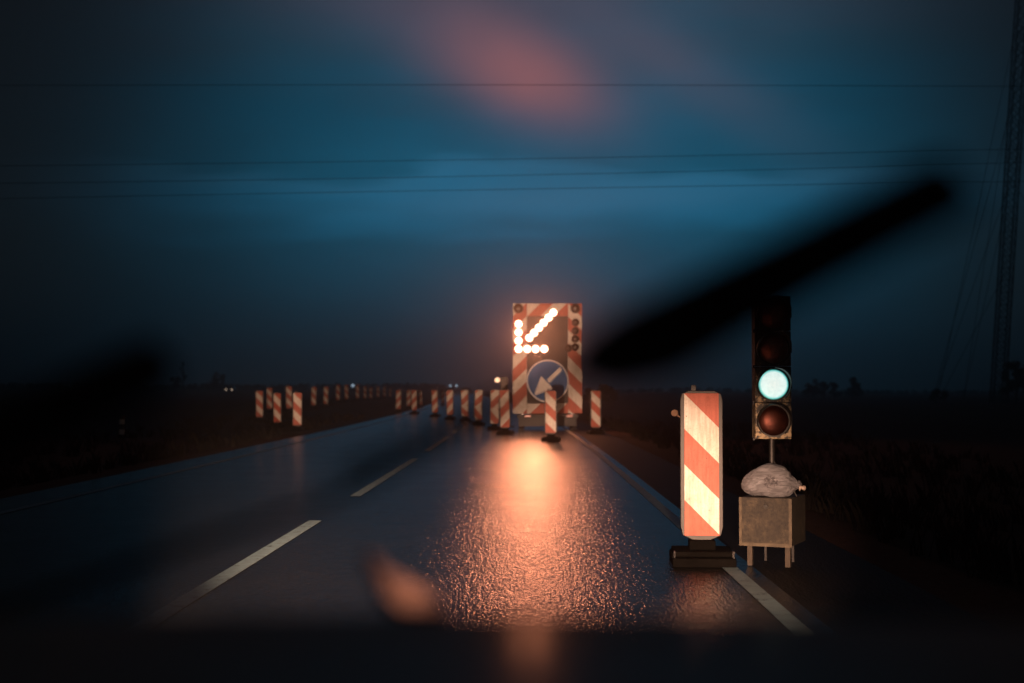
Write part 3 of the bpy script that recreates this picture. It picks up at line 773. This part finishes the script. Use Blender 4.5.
# ------------------------------------------------------------------ the car the picture is taken from
CX = -.05
car = thing('own_car', 'dark car in the foreground with wet bonnet and raised windscreen wipers', 'car', (CX, 1.3, 0))
def cobj(name, b_, m_, smooth=False, parent=None):
    b_.transform(Matrix.Translation((-CX, -1.3, 0)))
    return obj(name, b_, m_, parent or car, smooth)
def m_bonnet():
    m = bpy.data.materials.new('wet_dark_bonnet_paint'); m.use_nodes = True; q = NT(m.node_tree); q.n.clear()
    df = q.node('ShaderNodeBsdfDiffuse'); df.inputs[0].default_value = (.30, .22, .17, 1)
    gl = q.node('ShaderNodeBsdfGlossy'); gl.inputs['Roughness'].default_value = .22; gl.inputs[0].default_value = (1, 1, 1, 1)
    mx = q.node('ShaderNodeMixShader'); mx.inputs[0].default_value = .035; o = q.node('ShaderNodeOutputMaterial')
    q.link(df.outputs[0], mx.inputs[1]); q.link(gl.outputs[0], mx.inputs[2]); q.link(mx.outputs[0], o.inputs[0])
    return m
bonm = m_bonnet()
def bz(x, y):
    k = .207; sl = -.163
    dy = y - 1.75
    z = .915 + sl*dy - k/2*dy*dy
    if y > 1.75: z -= .9*(y-1.75)**3
    return z - .05 - .03*((x-CX)**2)
b_ = B(); rows = []
for j in range(41):
    y = .97 + 1.33*j/40; hwx = .86 - .10*max(0, (y-1.6)/.7)**2
    rows.append([b_.verts.new((CX + hwx*(-1 + 2*i/40), y, bz(CX + hwx*(-1+2*i/40), y) - (.14*(max(0, abs(-1+2*i/40)-.9)/.1)**2))) for i in range(41)])
for a, c in zip(rows, rows[1:]):
    for i in range(40): b_.faces.new((a[i], a[i+1], c[i+1], c[i]))
cobj('bonnet', b_, bonm, True)
# wings and body sides with window openings
body = mat('dark_body_paint', (.014, .012, .012), .3, var=.1)
b_ = B()
for s_ in (-1, 1):
    xo = CX + s_*.82; xi = CX + s_*.80
    box(b_, min(xo, xo+s_*.08), max(xo, xo+s_*.08), -2.3, 2.25, .3, .80, .02)
box(b_, CX-.80, CX+.80, 2.24, 2.42, .30, .60, .04); box(b_, CX-.80, CX+.80, -2.45, -2.31, .3, .95, .04)
cobj('body', b_, body)
b_ = B(); box(b_, CX-.75, CX+.75, -1.9, 1.3, 1.50, 1.54, .01); 
cobj('roof', b_, body) if False else b_.free()
interior = mat('dark_interior', (.008, .007, .007), .85, var=.2, spec=.1)
b_ = B()
def dz(x, y):
    """soft padded top of the dashboard, curving down towards the glass"""
    e = y - .80; z = 1.0745 - .163*e - .2264*e*e*(1 if e < 0 else 6)
    return z - .05*(x-CX)**2
rows = []
for jj in range(25):
    y = .40 + .46*jj/24
    rows.append([b_.verts.new((CX-.70+1.40*k/30, y, dz(CX-.70+1.40*k/30, y))) for k in range(31)])
for (yy, zz) in ((.88, .98), (.88, .90)): rows.append([b_.verts.new((CX-.70+1.40*k/30, yy, zz)) for k in range(31)])
rows.insert(0, [b_.verts.new((CX-.70+1.40*k/30, .38, .80)) for k in range(31)])
for a, c in zip(rows, rows[1:]):
    for k in range(30): b_.faces.new((a[k], a[k+1], c[k+1], c[k]))
def m_dash():
    m = bpy.data.materials.new('dark_padded_dashboard'); m.use_nodes = True; q = NT(m.node_tree); q.n.clear()
    df = q.node('ShaderNodeBsdfDiffuse'); df.inputs[0].default_value = (.58, .42, .34, 1)
    gl = q.node('ShaderNodeBsdfGlossy'); gl.inputs['Roughness'].default_value = .24
    mx = q.node('ShaderNodeMixShader'); mx.inputs[0].default_value = .05; o = q.node('ShaderNodeOutputMaterial')
    q.link(df.outputs[0], mx.inputs[1]); q.link(gl.outputs[0], mx.inputs[2]); q.link(mx.outputs[0], o.inputs[0])
    return m
cobj('dashboard', b_, m_dash(), True)
# windscreen plane and things on it
def onscreen(px, py, lift=0.0):
    dx, dz = (px-512)/FPX, (390-py)/FPX
    y = (.64+lift)/(1 + 1.6*dz)
    return Vector((dx*y, y, EYE + dz*y))
b_ = B()   # roof edge and pillars, outside the view
def wsp(x, z, l=0): return Vector((x, .64 + l - 1.6*(z-EYE), z))
tube(b_, [wsp(CX-.72, .97), wsp(CX-.60, 1.44), (CX-.58, -1.2, 1.50), (CX-.70, -2.0, .95)], .035, 8)
tube(b_, [wsp(CX+.78, .97), wsp(CX+.72, 1.44), (CX+.62, -1.2, 1.50), (CX+.70, -2.0, .95)], .035, 8)
tube(b_, [wsp(CX-.60, 1.44), wsp(CX+.72, 1.44)], .03, 8)
cobj('pillars', b_, body)
b_ = B(); vs = [b_.verts.new(p) for p in ((CX-.60, .24, 1.46), (CX+.72, .24, 1.46), (CX+.66, -1.3, 1.53), (CX-.62, -1.3, 1.53))]; b_.faces.new(vs)
bmesh.ops.solidify(b_, geom=b_.faces[:], thickness=.02); cobj('roof', b_, body)
def m_glass():
    m = bpy.data.materials.new('windscreen_glass'); m.use_nodes = True; q = NT(m.node_tree); q.n.clear()
    tr_ = q.node('ShaderNodeBsdfTransparent'); tr_.inputs[0].default_value = (.97, .98, .98, 1)
    gl = q.node('ShaderNodeBsdfGlossy'); gl.inputs['Roughness'].default_value = .02
    lw = q.node('ShaderNodeLayerWeight'); lw.inputs['Blend'].default_value = .5; fr_ = q.math('ADD', .012, q.math('MULTIPLY', q.math('POWER', lw.outputs['Facing'], 5), .5))
    mx = q.node('ShaderNodeMixShader'); o = q.node('ShaderNodeOutputMaterial')
    q.link(fr_, mx.inputs[0]); q.link(tr_.outputs[0], mx.inputs[1]); q.link(gl.outputs[0], mx.inputs[2]); q.link(mx.outputs[0], o.inputs[0])
    return m
b_ = B(); vs = [b_.verts.new(wsp(x, z, -.012)) for x, z in ((CX-.73, .975), (CX+.79, .975), (CX+.71, 1.43), (CX-.60, 1.43))]; b_.faces.new(vs)
cobj('windscreen', b_, m_glass())
b_ = B(); box(b_, CX-.74, CX+.74, .94, 1.02, .93, .955, .004); cobj('cowl', b_, interior)
def flat_bar(pts, ws, th):
    """bar lying on the windscreen, half widths ws (metres) along its polyline"""
    b_ = B(); n = Vector((0, 1, .625)).normalized(); rings = []
    for i, p in enumerate(pts):
        d_ = (pts[min(i+1, len(pts)-1)] - pts[max(0, i-1)]).normalized(); s_ = d_.cross(n).normalized()*ws[i]
        rings.append([b_.verts.new(q_) for q_ in (p-s_, p+s_, p+s_*.7+n*th, p-s_*.7+n*th)])
    for a, c in zip(rings, rings[1:]):
        for k in range(4): b_.faces.new((a[k], a[(k+1) % 4], c[(k+1) % 4], c[k]))
    b_.faces.new(rings[0]); b_.faces.new(rings[-1][::-1])
    return b_
def wiper(tip, mid, end, low, arm_foot):
    # blade: the upper half stands close in front of the glass, the lower half runs out thin
    pts = [onscreen(*tip), onscreen(tip[0]-25, tip[1]+14), onscreen(tip[0]*.5+mid[0]*.5, tip[1]*.5+mid[1]*.5), onscreen(*mid), onscreen(*end), onscreen(end[0]-12, end[1]+6), onscreen(*low)]
    w = cobj('wiper', flat_bar(pts, [.0105, .0145, .0160, .0210, .014, .0015, .001], .012), wiper_mat)
    am = [onscreen(mid[0]+90, mid[1]-42, .02), onscreen(mid[0]+10, mid[1]-22, .022), onscreen(end[0]+10, end[1]-8, .02), onscreen(end[0]-25, end[1]+12, .02), onscreen(low[0], low[1]+18, .02), onscreen(*arm_foot, .02)]
    b_ = flat_bar(am, [.006, .012, .010, .002, .002, .004], .005); b_.transform(Matrix.Translation((-CX, -1.3, 0))); obj('wiper_arm', b_, wiper_mat, w)
    return w
wiper((968, 178), (648, 345), (594, 370), (340, 478), (-60, 630))
wiper((158, 362), (-170, 520), (-230, 550), (-420, 620), (-560, 700))
# glossy cover added as a reflector, shaped and tilted to catch an orange lamp glint
nn_ = Vector((.43, .06, .90)).normalized(); P0 = Vector((-.0645, .9, 1.075))
def onplane(px, py):
    dr_ = Vector(((px-512)/FPX, 1, (390-py)/FPX)); o_ = Vector((0, 0, EYE)); tt = nn_.dot(P0-o_)/nn_.dot(dr_); return o_ + dr_*tt
outl = [(366, 549), (374, 551), (392, 571), (418, 583), (440, 598), (448, 607), (430, 608), (404, 606), (388, 592), (376, 572)]
b_ = B(); up = []; lo_ = []
for q_ in outl:
    p = onplane(*q_); up.append(b_.verts.new(p)); lo_.append(b_.verts.new(p - nn_*.006))
b_.faces.new(up); b_.faces.new(lo_[::-1])
for i in range(len(up)): b_.faces.new((up[i], lo_[i], lo_[(i+1) % len(up)], up[(i+1) % len(up)]))
plate = cobj('glint_plate', b_, mat('glossy_black_plate', (.01, .01, .01), .36, var=0, spec=.035))
b_ = B(); pm = onplane(408, 592); tube(b_, [pm - Vector((0, 0, .006)), (pm.x, .97, .95)], .003, 8); b_.transform(Matrix.Translation((-CX, -1.3, 0))); obj('glint_plate_stalk', b_, interior, plate)
# headlights
hm = mat('headlight_lens', (.5, .5, .5), .1, var=0)
def spot(name, loc, tgt, power, size, blend, par):
    l = bpy.data.lights.new(name, 'SPOT'); l.energy = power; l.spot_size = R(size); l.spot_blend = blend; l.color = (1, .56, .36); l.shadow_soft_size = .06
    o = bpy.data.objects.new(name, l); COL.objects.link(o); o.parent = par
    o.location = Vector(loc) - Vector((CX, 1.3, 0)); dv = Vector(tgt) - Vector(loc); o.rotation_euler = dv.to_track_quat('-Z', 'Y').to_euler()
for s_ in (-1, 1):
    b_ = B(); lathe_y(b_, [(0, .03), (.07, .02), (.09, -.02), (.09, -.06), (0, -.06)], (CX+s_*.60, 2.45, .66), 24); hl = cobj('headlight', b_, hm)
    lx = CX + s_*.60
    if s_ < 0: spot('main_beam', (lx, 2.52, .66), (lx-1.9, 42, 3.4), 50000, 27, 1.0, hl)
    if s_ > 0: spot('dipped_beam', (lx, 2.52, .66), (1.20, 9.9, .15), 7000, 20, 1.0, hl)
for s_ in (-1, 1):
    for yy in (1.75, -1.5):
        b_ = B(); lathe_y(b_, [(.18, -.1), (.31, -.1), (.325, -.06), (.325, .06), (.31, .1), (.18, .1), (.16, 0)], (0, 0, 0), 28)
        b_.transform(Matrix.Translation((CX+s_*.78, yy, .325)) @ Matrix.Rotation(R(90), 4, 'Z')); cobj('wheel', b_, rubber)

for m_ in bpy.data.materials: m_.cycles.emission_sampling = 'NONE'
# ------------------------------------------------------------------ thin dusk haze
HAZE = .0017
if HAZE:
    b_ = B(); box(b_, -1420, 1420, -70, 2100, -3, 60)
    hz = bpy.data.materials.new('haze'); hz.use_nodes = True; q = NT(hz.node_tree); q.n.clear()
    pv = q.node('ShaderNodeVolumePrincipled'); o = q.node('ShaderNodeOutputMaterial'); q.link(pv.outputs[0], o.inputs['Volume'])
    pv.inputs['Color'].default_value = (.9, .9, .92, 1); pv.inputs['Density'].default_value = HAZE; pv.inputs['Anisotropy'].default_value = .91
    hz.cycles.volume_sampling = 'EQUIANGULAR'
    tag(obj('haze', b_, hz), 'thin damp dusk haze over the whole scene', 'haze', kind='stuff')
